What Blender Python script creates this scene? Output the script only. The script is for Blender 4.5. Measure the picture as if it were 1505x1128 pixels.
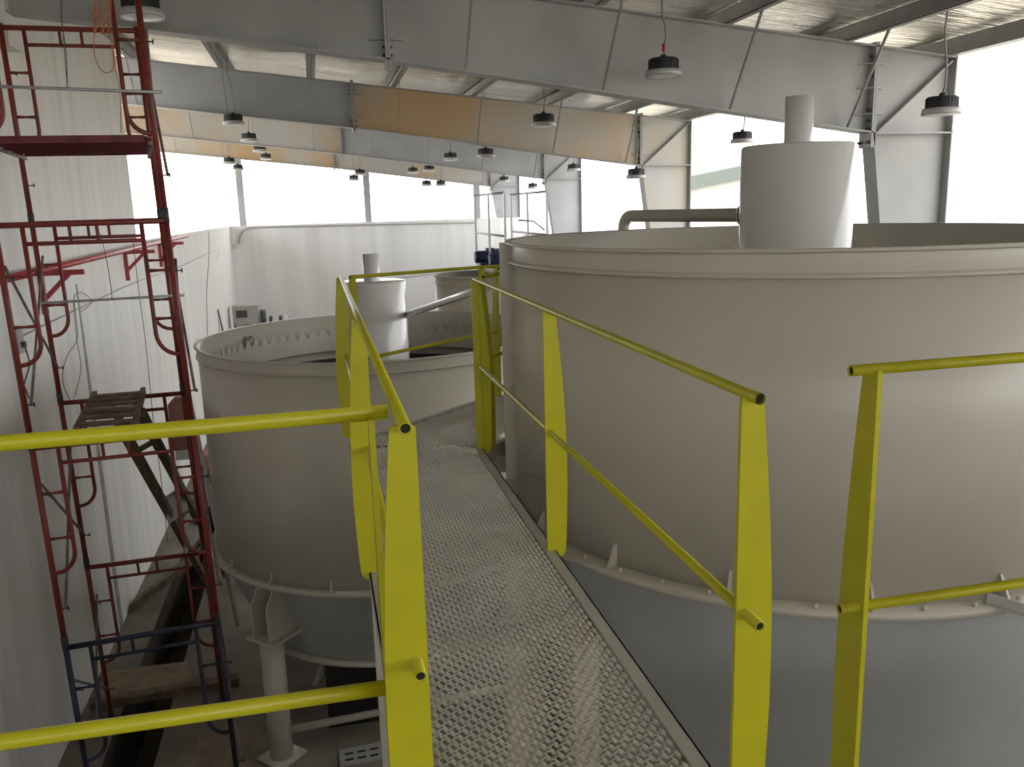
import bpy, math, random
from mathutils import Vector, Matrix
from math import sin, cos, pi, radians, hypot, atan2

for o in list(bpy.data.objects):
    bpy.data.objects.remove(o, do_unlink=True)
scene = bpy.context.scene
COL = scene.collection
random.seed(7)
CZ = 5.84            # eye height above the hall floor; all heights below are given from the eye, floor = -CZ
FL = -CZ

# ------------------------------------------------------------------ camera
cam_d = bpy.data.cameras.new('camera')
cam = bpy.data.objects.new('camera', cam_d)
COL.objects.link(cam)
cam_d.sensor_fit = 'HORIZONTAL'
cam_d.sensor_width = 36.0
cam_d.lens = 1247.93 / 1505.0 * 36.0
cam_d.clip_start = 0.05
cam_d.clip_end = 600
YAW, PITCH, ROLL = radians(12.6131), radians(11.8037), radians(-1.6462)
fw = Vector((sin(YAW) * cos(PITCH), cos(YAW) * cos(PITCH), -sin(PITCH)))
rt = Vector((cos(YAW), -sin(YAW), 0))
up = rt.cross(fw)
rt2 = rt * cos(ROLL) + up * sin(ROLL)
up2 = up * cos(ROLL) - rt * sin(ROLL)
m = Matrix((rt2, up2, -fw)).transposed().to_4x4()
m.translation = Vector((0, 0, CZ))
cam.matrix_world = m
scene.camera = cam
FPX = 1247.93


def ray(u, v):
    return fw + rt2 * ((u - 752.5) / FPX) - up2 * ((v - 564) / FPX)


def at(u, v, x=None, y=None, z=None):
    d = ray(u, v)
    t = x / d.x if x is not None else (y / d.y if y is not None else z / d.z)
    return d * t


# ------------------------------------------------------------------ world / exposure
world = bpy.data.worlds.new('world')
scene.world = world
world.use_nodes = True
bg = world.node_tree.nodes['Background']
bg.inputs[0].default_value = (0.98, 0.985, 1.0, 1)
bg.inputs[1].default_value = 4.5
scene.view_settings.view_transform = 'Standard'
scene.view_settings.look = 'None'
scene.view_settings.gamma = 1
scene.view_settings.use_curve_mapping = False
scene.view_settings.exposure = 0.0


# ------------------------------------------------------------------ materials
def mat(name, col, rough=0.5, metal=0.0, var=0.08, scale=3.0, bump=0.0, bscale=40.0, stretch=(1, 1, 1), col2=None, thresh=None, spec=0.5):
    mt = bpy.data.materials.new(name)
    mt.use_nodes = True
    nt = mt.node_tree
    N, L = nt.nodes, nt.links
    b = N['Principled BSDF']
    b.inputs['Roughness'].default_value = rough
    b.inputs['Metallic'].default_value = metal
    b.inputs['Specular IOR Level'].default_value = spec
    tc = N.new('ShaderNodeNewGeometry')
    mp = N.new('ShaderNodeMapping')
    mp.inputs['Scale'].default_value = stretch
    L.new(tc.outputs['Position'], mp.inputs['Vector'])
    nz = N.new('ShaderNodeTexNoise')
    nz.inputs['Scale'].default_value = scale
    nz.inputs['Detail'].default_value = 5
    L.new(mp.outputs['Vector'], nz.inputs['Vector'])
    rp = N.new('ShaderNodeValToRGB')
    c2 = col2 if col2 else tuple(max(0, c * (1 - 2.2 * var)) for c in col)
    c1 = tuple(min(1, c * (1 + var)) for c in col) if not col2 else col
    lo, hi = thresh if thresh else (0.32, 0.68)
    rp.color_ramp.elements[0].position = lo
    rp.color_ramp.elements[1].position = hi
    rp.color_ramp.elements[0].color = (*c2, 1)
    rp.color_ramp.elements[1].color = (*c1, 1)
    L.new(nz.outputs['Fac'], rp.inputs['Fac'])
    L.new(rp.outputs['Color'], b.inputs['Base Color'])
    if bump > 0:
        n2 = N.new('ShaderNodeTexNoise')
        n2.inputs['Scale'].default_value = bscale
        n2.inputs['Detail'].default_value = 4
        L.new(mp.outputs['Vector'], n2.inputs['Vector'])
        bp = N.new('ShaderNodeBump')
        bp.inputs['Strength'].default_value = bump
        bp.inputs['Distance'].default_value = 0.02
        L.new(n2.outputs['Fac'], bp.inputs['Height'])
        L.new(bp.outputs['Normal'], b.inputs['Normal'])
    return mt


M = {}
M['yellow'] = mat('yellow_paint', (0.52, 0.485, 0.012), 0.34, var=0.04, scale=6, bump=0.05, bscale=30)
M['tank'] = mat('tank_paint', (0.54, 0.50, 0.42), 0.34, var=0.04, scale=1.3, bump=0.03, bscale=3, stretch=(1, 1, 0.4))
M['well'] = mat('gloss_tank_paint', (0.62, 0.61, 0.58), 0.15, var=0.02, scale=1.3, bump=0.06, bscale=4, stretch=(1, 1, 0.3))
M['cone'] = mat('cool_grey_cone', (0.37, 0.375, 0.37), 0.36, var=0.05, scale=1.3)  # darker, cooler grey than the shell above
M['grating'] = mat('galvanised_grating', (0.66, 0.63, 0.56), 0.38, metal=0.3, var=0.06, scale=5)
M['deckedge'] = mat('grey_deck_paint', (0.46, 0.44, 0.38), 0.5, var=0.05)
M['steel'] = mat('primed_grey_steel', (0.40, 0.40, 0.385), 0.5, var=0.07, scale=1.2, bump=0.03, bscale=6)
M['steel_blue'] = mat('primed_cool_grey_steel', (0.44, 0.455, 0.47), 0.5, var=0.06, scale=1.2)
M['rust'] = mat('primed_steel_with_rust', (0.58, 0.54, 0.48), 0.6, scale=0.5, col2=(0.64, 0.45, 0.25), thresh=(0.40, 0.62))
M['rust_light'] = mat('primed_steel_with_light_rust', (0.53, 0.53, 0.51), 0.6, scale=0.55, col2=(0.58, 0.46, 0.31), thresh=(0.32, 0.55))
M['purlin'] = mat('galvanised_purlin', (0.38, 0.38, 0.37), 0.45, metal=0.2, var=0.08)
M['wall'] = mat('pale_concrete_panel', (0.82, 0.81, 0.77), 0.75, var=0.045, scale=3.2, stretch=(1, 1, 0.06), bump=0.25, bscale=9)
M['wallfar'] = mat('pale_concrete_far', (0.84, 0.84, 0.83), 0.75, var=0.05, scale=1.6, stretch=(1, 1, 0.08), bump=0.2, bscale=7)
M['floor'] = mat('concrete_floor', (0.22, 0.195, 0.155), 0.9, var=0.2, scale=1.1, bump=0.3, bscale=12)
M['earth'] = mat('trench_earth', (0.07, 0.055, 0.04), 0.95, var=0.2, scale=4, bump=0.6, bscale=14)
M['ground'] = mat('pale_ground', (0.56, 0.51, 0.42), 0.9, var=0.08, scale=0.5)
M['red'] = mat('red_scaffold_paint', (0.22, 0.028, 0.018), 0.45, scale=5, col2=(0.11, 0.03, 0.022), thresh=(0.3, 0.55))
M['maroon'] = mat('maroon_plank_paint', (0.16, 0.018, 0.025), 0.5, var=0.2, scale=6)
M['navy'] = mat('navy_scaffold_paint', (0.016, 0.02, 0.045), 0.5, var=0.2, scale=6)
M['brace'] = mat('weathered_grey_brace', (0.20, 0.18, 0.16), 0.6, metal=0.3, var=0.2, scale=8)
M['coupler'] = mat('dark_coupler', (0.05, 0.045, 0.045), 0.6)
M['pipe_red'] = mat('red_pipe_paint', (0.42, 0.05, 0.06), 0.4, var=0.06)
M['galv'] = mat('galvanised_tube', (0.45, 0.46, 0.46), 0.35, metal=0.5, var=0.08, scale=9)
M['wire'] = mat('dark_wire', (0.06, 0.06, 0.055), 0.6)
M['orange'] = mat('orange_rope', (0.55, 0.16, 0.05), 0.8, var=0.1)
M['wood'] = mat('weathered_timber', (0.16, 0.115, 0.075), 0.85, var=0.2, scale=7, stretch=(1, 1, 1), bump=0.2)
M['plywood'] = mat('plywood', (0.26, 0.19, 0.12), 0.8, var=0.12, scale=5)
M['housing'] = mat('lamp_black_housing', (0.025, 0.027, 0.03), 0.45)
M['rim'] = mat('lamp_grey_rim', (0.46, 0.46, 0.45), 0.4, metal=0.2)
M['lens'] = mat('lamp_frosted_lens', (0.80, 0.80, 0.78), 0.35, var=0.01)
M['cable'] = mat('braided_cable', (0.34, 0.33, 0.32), 0.7, var=0.25, scale=70)
M['redtag'] = mat('red_tape', (0.5, 0.02, 0.02), 0.5)
M['motor'] = mat('navy_motor_paint', (0.02, 0.03, 0.10), 0.4, var=0.1)
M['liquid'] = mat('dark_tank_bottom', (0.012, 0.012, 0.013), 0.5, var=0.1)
M['pipe_white'] = mat('pale_pipe_paint', (0.78, 0.77, 0.74), 0.22, var=0.02)
M['pipe_beige'] = mat('beige_pipe_paint', (0.47, 0.44, 0.37), 0.35, var=0.03)
M['cabinet'] = mat('cabinet_grey', (0.42, 0.41, 0.38), 0.5, var=0.03)
M['dark'] = mat('dark_grey_plastic', (0.07, 0.07, 0.075), 0.5)
M['white'] = mat('white_plastic', (0.75, 0.75, 0.73), 0.5, var=0.02)
M['greenroof'] = mat('pale_green_roof', (0.135, 0.155, 0.14), 0.8, var=0.03)
M['outwall'] = mat('outbuilding_wall', (0.5, 0.49, 0.45), 0.9, var=0.05)
M['redbag'] = mat('faded_red_sack', (0.40, 0.20, 0.17), 0.9, var=0.12)
M['paint_grey'] = mat('pale_grey_bracket', (0.50, 0.50, 0.48), 0.45, var=0.04)
M['bore'] = mat('unpainted_pipe_bore', (0.02, 0.014, 0.01), 0.8)
M['dark_void'] = mat('void_black', (0.012, 0.012, 0.014), 0.6)  # black for the painted void under the cone and the drain slots

# foil under the roof: crinkled, stretched across the slope
foil = mat('crinkled_foil', (0.88, 0.85, 0.78), 0.24, metal=0.92, scale=2.6, bump=1.0, bscale=5.5, stretch=(0.22, 2.6, 1), col2=(0.60, 0.57, 0.50), thresh=(0.30, 0.46))
for nd in foil.node_tree.nodes:
    if nd.type == 'BUMP':
        nd.inputs['Distance'].default_value = 0.06
M['foil'] = foil


# ------------------------------------------------------------------ mesh helper
class MB:
    def __init__(self):
        self.v, self.f, self.s = [], [], []

    def add(self, vs, fs, smooth=False):
        n = len(self.v)
        self.v += [tuple(p) for p in vs]
        for f in fs:
            self.f.append(tuple(i + n for i in f))
            self.s.append(smooth)
        return self

    def box(self, lo, hi):
        x0, y0, z0 = lo
        x1, y1, z1 = hi
        return self.add([(x0, y0, z0), (x1, y0, z0), (x1, y1, z0), (x0, y1, z0), (x0, y0, z1), (x1, y0, z1), (x1, y1, z1), (x0, y1, z1)],
                        [(0, 3, 2, 1), (4, 5, 6, 7), (0, 1, 5, 4), (1, 2, 6, 5), (2, 3, 7, 6), (3, 0, 4, 7)])

    def bar(self, a, b, w, h, upv=(0, 0, 1)):
        """rectangular bar from a to b; w across, h along upv"""
        a, b = Vector(a), Vector(b)
        d = (b - a).normalized()
        u = Vector(upv)
        s = d.cross(u)
        if s.length < 1e-5:
            s = d.cross(Vector((1, 0, 0)))
        s.normalize()
        u = s.cross(d).normalized()
        s, u = s * (w / 2), u * (h / 2)
        vs = [p + i * s + j * u for p in (a, b) for i, j in ((-1, -1), (1, -1), (1, 1), (-1, 1))]
        return self.add(vs, [(0, 1, 2, 3), (7, 6, 5, 4), (0, 4, 5, 1), (1, 5, 6, 2), (2, 6, 7, 3), (3, 7, 4, 0)])

    def tube(self, pts, r, n=10, caps=True):
        pts = [Vector(p) for p in pts]
        k = len(pts)
        rr = r if isinstance(r, (list, tuple)) else [r] * k
        vs = []
        prev = None
        for i, p in enumerate(pts):
            if i == 0:
                d = pts[1] - p
            elif i == k - 1:
                d = p - pts[i - 1]
            else:
                d = (pts[i + 1] - p).normalized() + (p - pts[i - 1]).normalized()
            d.normalize()
            if prev is None:
                a = d.cross(Vector((0, 0, 1)))
                if a.length < 1e-3:
                    a = d.cross(Vector((1, 0, 0)))
            else:
                a = prev - d * prev.dot(d)
            a.normalize()
            prev = a
            b = d.cross(a)
            for j in range(n):
                t = 2 * pi * j / n
                vs.append(p + (a * cos(t) + b * sin(t)) * rr[i])
        fs = []
        for i in range(k - 1):
            for j in range(n):
                q = (j + 1) % n
                fs.append((i * n + j, i * n + q, (i + 1) * n + q, (i + 1) * n + j))
        self.add(vs, fs, True)
        if caps:
            m0 = len(self.v) - k * n
            self.f.append(tuple(m0 + j for j in reversed(range(n))))
            self.f.append(tuple(m0 + (k - 1) * n + j for j in range(n)))
            self.s += [False, False]
        return self

    def pipe(self, a, b, r, wall=0.003, n=16):
        """hollow open-ended pipe (two ends open)"""
        a, b = Vector(a), Vector(b)
        d = (b - a).normalized()
        s = d.cross(Vector((0, 0, 1)))
        if s.length < 1e-3:
            s = d.cross(Vector((1, 0, 0)))
        s.normalize()
        t = d.cross(s)
        L = []
        for p, q in ((a, r), (b, r), (b, r - wall), (a, r - wall)):
            L.append([p + (s * cos(2 * pi * j / n) + t * sin(2 * pi * j / n)) * q for j in range(n)])
        vs = sum(L, [])
        fs = []
        for i in range(4):
            i2 = (i + 1) % 4
            for j in range(n):
                q = (j + 1) % n
                fs.append((i * n + j, i * n + q, i2 * n + q, i2 * n + j))
        return self.add(vs, fs, True)

    def lathe(self, prof, c, n=48, closed=False, a0=0, a1=2 * pi, smooth=True):
        """prof: list of (r, z)"""
        full = abs(a1 - a0 - 2 * pi) < 1e-6
        cols = n if full else n + 1
        vs = []
        for i in range(cols):
            t = a0 + (a1 - a0) * i / n
            for r, z in prof:
                vs.append((c[0] + r * cos(t), c[1] + r * sin(t), c[2] + z))
        k = len(prof)
        fs = []
        for i in range(n):
            i2 = (i + 1) % cols
            for j in range(k if closed else k - 1):
                j2 = (j + 1) % k
                fs.append((i * k + j, i2 * k + j, i2 * k + j2, i * k + j2))
        return self.add(vs, fs, smooth)

    def disc(self, c, r, n=32, down=False):
        vs = [(c[0] + r * cos(2 * pi * j / n), c[1] + r * sin(2 * pi * j / n), c[2]) for j in range(n)]
        f = tuple(range(n))
        return self.add(vs, [tuple(reversed(f)) if down else f])

    def cyl(self, c, r, h, n=24):
        self.lathe([(r, 0), (r, h)], c, n)
        self.disc((c[0], c[1], c[2] + h), r, n)
        return self.disc(c, r, n, True)

    def prism(self, poly, off):
        """poly: 3D planar polygon; extruded by off"""
        off = Vector(off)
        P = [Vector(p) for p in poly]
        n = len(P)
        vs = P + [p + off for p in P]
        fs = [tuple(reversed(range(n))), tuple(range(n, 2 * n))]
        fs += [(i, (i + 1) % n, n + (i + 1) % n, n + i) for i in range(n)]
        return self.add(vs, fs)

    def build(self, name, material, parent=None, origin=None):
        me = bpy.data.meshes.new(name)
        if parent is not None:
            root = parent
            while root.parent:
                root = root.parent
            o3 = ORG[root.name]
        elif origin is not None:
            o3 = Vector(origin)
        else:
            xs, ys, zs = zip(*self.v)
            o3 = Vector(((min(xs) + max(xs)) / 2, (min(ys) + max(ys)) / 2, min(zs)))
        me.from_pydata([(x - o3.x, y - o3.y, z - o3.z) for x, y, z in self.v], [], self.f)
        me.polygons.foreach_set('use_smooth', self.s)
        me.materials.append(M[material])
        me.update()
        ob = bpy.data.objects.new(name, me)
        COL.objects.link(ob)
        if parent is not None:
            ob.parent = parent
        else:
            ob.location = (o3.x, o3.y, o3.z + CZ)
            ORG[ob.name] = o3
        return ob


ORG = {}


def tag(o, label=None, cat=None, group=None, kind=None):
    if label:
        o['label'] = label
    if cat:
        o['category'] = cat
    if group:
        o['group'] = group
    if kind:
        o['kind'] = kind
    return o


def thing(name, label, cat, loc, group=None):
    o = bpy.data.objects.new(name, None)
    COL.objects.link(o)
    o.empty_display_size = 0.1
    o.location = (loc[0], loc[1], loc[2] + CZ)
    ORG[o.name] = Vector(loc)
    return tag(o, label, cat, group)


def clone(src, loc, label=None, group=None):
    """copy a thing with its parts and sub-parts to another place"""
    r = src.copy()
    COL.objects.link(r)
    r.location = (loc[0], loc[1], loc[2] + CZ)
    ORG[r.name] = Vector(loc)
    if label:
        r['label'] = label
    if group:
        r['group'] = group
    for ch in src.children:
        c = ch.copy()
        COL.objects.link(c)
        c.parent = r
        for g in ch.children:
            d = g.copy()
            COL.objects.link(d)
            d.parent = c
    return r


def structure(name, mb, material):
    return tag(mb.build(name, material), kind='structure')


# ================================================================== THE HALL
XW = -3.15                 # inner face of the left wall
YE = 34.65                 # far wall
ZLOW = -0.455              # top of the low walls
XC = 8.362                 # column line on the right
FRAMES = [10.243 + 8.152 * k for k in range(3)] + [34.99]


def ztop(x):               # top of rafters
    return 2.635 - 0.1055 * x


def zbot(x):               # underside of rafters
    return 1.648 + 0.112 * (0.95 - x) if x < 0.95 else 1.648 - 0.1365 * (x - 0.95)


# floor with an open trench along the left wall
TX0, TX1, TY0, TY1 = -2.68, -2.12, 8.4, 17.5
mb = MB()


def quad(mb, x0, y0, x1, y1, z):
    mb.add([(x0, y0, z), (x1, y0, z), (x1, y1, z), (x0, y1, z)], [(0, 1, 2, 3)])


for x0, y0, x1, y1 in ((-10, -9, TX0, YE + 1), (TX1, -9, 9.0, YE + 1), (TX0, -9, TX1, TY0), (TX0, TY1, TX1, YE + 1)):
    quad(mb, x0, y0, x1, y1, FL)
floor = structure('floor', mb, 'floor')
mb = MB()
zb_ = FL - 0.9
mb.add([(TX0, TY0, FL), (TX0, TY1, FL), (TX0, TY1, zb_), (TX0, TY0, zb_)], [(0, 1, 2, 3)])
mb.add([(TX1, TY0, FL), (TX1, TY1, FL), (TX1, TY1, zb_), (TX1, TY0, zb_)], [(3, 2, 1, 0)])
mb.add([(TX0, TY1, FL), (TX1, TY1, FL), (TX1, TY1, zb_), (TX0, TY1, zb_)], [(0, 1, 2, 3)])
mb.add([(TX0, TY0, FL), (TX1, TY0, FL), (TX1, TY0, zb_), (TX0, TY0, zb_)], [(3, 2, 1, 0)])
quad(mb, TX0, TY0, TX1, TY1, zb_)
mb.build('trench', 'earth', floor)
ORG[floor.name] = ORG[floor.name]

mb = MB()
mb.add([(-150, -120, FL - 0.06), (200, -120, FL - 0.06), (200, 200, FL - 0.06), (-150, 200, FL - 0.06)], [])
g = FL - 0.05
ZYARD = -1.15
for x0, y0, x1, y1 in ((-150, -120, -10, 220), (-10, -120, 9.0, -9), (-10, YE + 1, 9.0, 220)):
    quad(mb, x0, y0, x1, y1, g)
quad(mb, 9.0, -120, 220, 220, ZYARD)          # yard raised to the added right wall, so less light reaches the floor
mb.v = mb.v[4:]
mb.f = [tuple(i - 4 for i in f) for f in mb.f]
structure('ground', mb, 'ground')

# walls
mb = MB()
mb.box((XW - 0.2, -9, FL), (XW, 16.75, 2.96))
wl = structure('wall_left', mb, 'wall')
mb = MB().box((XW - 0.0, FRAMES[0] - 0.15, 1.75), (-2.89, FRAMES[0] + 0.25, 2.93))
mb.build('bearing_block', 'wall', wl)
structure('wall_left', MB().box((XW - 0.2, 16.75, FL), (XW, YE, ZLOW)), 'wall')
structure('wall_far', MB().box((XW - 0.2, YE, FL), (8.55, YE + 0.2, ZLOW)), 'wallfar')
structure('wall_right_added', MB().box((8.55, -9, FL), (9.0, YE + 1, -1.12)), 'wallfar')  # added side wall, hidden behind the big tank; keeps the hall floor dark
structure('wall_back_unseen', MB().box((-10, -9.2, FL), (9.0, -9, 1.0)), 'wall')  # unseen wall behind the camera; its height limits light on the tank fronts

# roof: crinkled foil hung over the purlins
ZP = 0.24                  # purlin depth
PUR = [0.164 + 1.658 * k for k in range(-6, 5)] + [8.30]
mb = MB()
rnd = random.Random(3)
nx, ny = 150, 120
X0, X1, Y0, Y1 = -10.0, 9.0, -9.2, YE + 0.8
ph = [rnd.uniform(0, 6.28) for _ in range(40)]
vs = []
for i in range(nx + 1):
    x = X0 + (X1 - X0) * i / nx
    k = (x - PUR[0]) / 1.658
    fr = k - math.floor(k)
    sag = sin(pi * fr) ** 0.7 * 0.05
    for j in range(ny + 1):
        y = Y0 + (Y1 - Y0) * j / ny
        w = 0.012 * sin(y * 5.1 + ph[int(abs(k)) % 40] + x * 0.8) * sin(pi * fr) + rnd.uniform(-0.005, 0.005)
        vs.append((x, y, ztop(x) + ZP - sag * (0.5 + 0.5 * sin(y * 1.3 + ph[(int(abs(k)) + 7) % 40])) + w))
fs = [(i * (ny + 1) + j, i * (ny + 1) + j + 1, (i + 1) * (ny + 1) + j + 1, (i + 1) * (ny + 1) + j) for i in range(nx) for j in range(ny)]
mb.add(vs, fs, True)
ceil_ = structure('ceiling', mb, 'foil')
mb = MB()
mb.prism([(X0, Y0, ztop(X0) + ZP + 0.06), (X1, Y0, ztop(X1) + ZP + 0.06), (X1, Y1, ztop(X1) + ZP + 0.06), (X0, Y1, ztop(X0) + ZP + 0.06)], (0, 0, 0.04))
mb.build('roof_sheet', 'steel', ceil_)

# purlins
for k, x in enumerate(PUR):
    mb = MB()
    z0 = ztop(x)
    ya, yb = -9.0, YE + 0.5
    t = 0.008
    if k < len(PUR) - 1:
        mb.box((x - t / 2, ya, z0), (x + t / 2, yb, z0 + ZP - 0.03))
        mb.box((x - 0.09, ya, z0), (x + t / 2, yb, z0 + t))
        mb.box((x - t / 2, ya, z0 + ZP - 0.03 - t), (x + 0.09, yb, z0 + ZP - 0.03))
        mb.box((x - 0.09, ya, z0), (x - 0.09 + t, yb, z0 + 0.03))
        o = mb.build('purlin', 'purlin')
        tag(o, 'grey steel Z-section roof purlin running lengthwise under the foil', 'purlin', 'purlins under the foil roof')
    else:
        mb.box((x - 0.08, ya, z0), (x + 0.08, yb, z0 + ZP - 0.03))
        o = mb.build('eave_beam', 'purlin')
        tag(o, 'deep grey eave beam along the open right side of the roof', 'beam')

# ------------------------------------------------------------------ portal frames
FN = ['portal frame nearest the red scaffold, with plain grey rafter above the big tank',
      'second portal frame, its rafter rusty tan on the column side of the splice',
      'third portal frame, bluish grey rafter with a rusty patch left of the splice',
      'last portal frame over the far wall, its rafter stained light rust']
LEFT_X = [-2.90, -3.6, -9.5, -9.5]
XS = 0.95                  # bolted splice in every rafter
XI = 7.17                  # inner column flange at the haunch
ZH = 0.794                 # haunch stiffener


def xin(z):
    return XI + max(0, (ZH - max(z, -3.2))) * 0.15


for k, y in enumerate(FRAMES):
    t = thing('portal_frame', FN[k], 'steel frame', (XC, y, FL), 'portal frames carrying the roof')
    xl = LEFT_X[k]
    ml = ['steel', 'steel_blue', 'rust_light', 'rust'][k]
    mr = ['steel', 'rust', 'steel_blue', 'rust_light'][k]
    ft, fwid, wt = 0.02, 0.26, 0.012
    e = 0.03

    def web(xa, xb, name, material):
        q = [(xa, y - wt / 2, zbot(xa)), (xb, y - wt / 2, zbot(xb)), (xb, y - wt / 2, ztop(xb) - ft), (xa, y - wt / 2, ztop(xa) - ft)]
        return MB().prism(q, (0, wt, 0)).build(name, material, t)

    def flange(xa, xb, top, name, material):
        f_ = (lambda x: ztop(x) - ft) if top else zbot
        q = [(xa, y - fwid / 2, f_(xa)), (xb, y - fwid / 2, f_(xb)), (xb, y - fwid / 2, f_(xb) + ft), (xa, y - fwid / 2, f_(xa) + ft)]
        return MB().prism(q, (0, fwid, 0)).build(name, material, t)
    web(xl, XS - e, 'rafter_web', ml)
    web(XS + e, XI, 'rafter_web', mr)
    for a, b in ((xl, XS), (XS, XI)):
        flange(a, b, True, 'top_flange', 'steel')
        flange(a, b, False, 'bottom_flange', 'steel')
    flange(XI, XC, True, 'top_flange', 'steel')
    # splice plates
    for s in (-1, 1):
        MB().box((XS + s * 0.016 - 0.014, y - 0.13, zbot(XS) - 0.07), (XS + s * 0.016 + 0.014, y + 0.13, ztop(XS) + 0.05)).build('splice_plate', 'steel', t)
    for s in (-1, 1):
        for zz in (0.25, 0.75):
            mb = MB()
            z_ = zbot(XS) + (ztop(XS) - zbot(XS)) * zz
            mb.prism([(XS + s * 0.03, y - 0.11, z_), (XS + s * 0.2, y - 0.03, z_), (XS + s * 0.2, y, z_), (XS + s * 0.03, y, z_)], (0, 0, 0.012))
            mb.build('splice_stiffener', 'steel', t)
    mb = MB()
    for s in (-1, 1):
        for yy in (-0.08, 0.08):
            for zz in (0.06, 0.16, 0.84, 0.94):
                z_ = zbot(XS) + (ztop(XS) - zbot(XS)) * zz
                mb.tube([(XS + s * 0.02, y + yy, z_), (XS + s * 0.055, y + yy, z_)], 0.016, 6)
    tag(mb.build('bolts', 'coupler', t), kind='stuff')
    # column
    zt = ztop(XC)
    poly = [(XC - ft, zt - ft), (XI, ztop(XI) - ft), (XI, ZH), (xin(-3.2), -3.2), (xin(-3.2), FL), (XC - ft, FL)]
    MB().prism([(px, y - wt / 2, pz) for px, pz in poly], (0, wt, 0)).build('column_web', ['steel', 'rust_light', 'steel_blue', 'steel_blue'][k], t)
    MB().box((XC - ft, y - fwid / 2, FL), (XC, y + fwid / 2, zt)).build('outer_flange', 'steel', t)
    mb = MB()
    mb.prism([(XI, y - fwid / 2, ZH), (XI, y + fwid / 2, ZH), (xin(-3.2), y + fwid / 2, -3.2), (xin(-3.2), y - fwid / 2, -3.2)], (ft, 0, 0))
    mb.box((xin(-3.2), y - fwid / 2, FL), (xin(-3.2) + ft, y + fwid / 2, -3.2))
    mb.build('inner_flange', 'steel', t)
    MB().box((XI, y - fwid / 2, ZH - 0.01), (XC, y + fwid / 2, ZH + 0.01)).build('haunch_stiffener', 'steel', t)
    MB().bar((XI + 0.06, y, ZH), (XC - 0.05, y, zt - 0.05), fwid * 0.8, 0.016, (-1, 0, 1)).build('diagonal_stiffener', 'steel', t)
    # end plate between rafter and haunch
    for s in (-1, 1):
        MB().box((XI + s * 0.016 - 0.014, y - 0.13, zbot(XI) - 0.18), (XI + s * 0.016 + 0.014, y + 0.13, ztop(XI) + 0.04)).build('end_plate', 'steel', t)
    for s in (-1, 1):
        for z_ in (ZH + 0.24, ZH + 0.56, ZH + 0.86):
            mb = MB()
            mb.prism([(XI + s * 0.03, y - 0.12, z_), (XI + s * 0.2, y - 0.03, z_), (XI + s * 0.2, y, z_), (XI + s * 0.03, y, z_)], (0, 0, 0.014))
            mb.build('end_plate_stiffener', 'steel', t)
    mb = MB()
    for yy in (-0.085, 0.085):
        for z_ in (-0.11, 0.06, 0.16, 0.3, 0.72, 0.95):
            mb.tube([(XI - 0.02, y + yy, ZH + z_), (XI - 0.075, y + yy, ZH + z_)], 0.02, 6)
    tag(mb.build('bolts', 'coupler', t), kind='stuff')
    # flange braces up to the purlins, on the near side
    for x in PUR[:-1]:
        if x < xl + 0.3:
            continue
        mb = MB().bar((x, y - 0.10, zbot(x) + 0.02), (x, y - 0.86, ztop(x) + 0.04), 0.042, 0.006, (1, 0, 0))
        mb.bar((x + 0.018, y - 0.10, zbot(x) + 0.03), (x + 0.018, y - 0.86, ztop(x) + 0.05), 0.03, 0.006, (1, 0, 0))
        mb.build('flange_brace', 'steel', t)

# gable posts standing on the far wall
for u, v, lb in ((354, 300, 'pale grey gable post on the far wall above the conduit box'), (541, 300, 'pale grey gable post in the middle of the far wall'), (703, 300, 'pale grey gable post on the far wall behind the railed bridge')):
    x = at(u, v, y=YE - 0.15).x
    mb = MB()
    z1 = zbot(x) + 0.02
    mb.box((x - 0.12, YE + 0.06, ZLOW), (x + 0.12, YE + 0.075, z1))
    mb.box((x - 0.12, YE + 0.225, ZLOW), (x + 0.12, YE + 0.24, z1))
    mb.box((x - 0.006, YE + 0.075, ZLOW), (x + 0.006, YE + 0.225, z1))
    tag(mb.build('gable_post', 'steel_blue'), lb, 'post', 'gable posts at the far wall')

# ================================================================== LAMPS
LAMPR = 0.21
lamp0 = None


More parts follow.
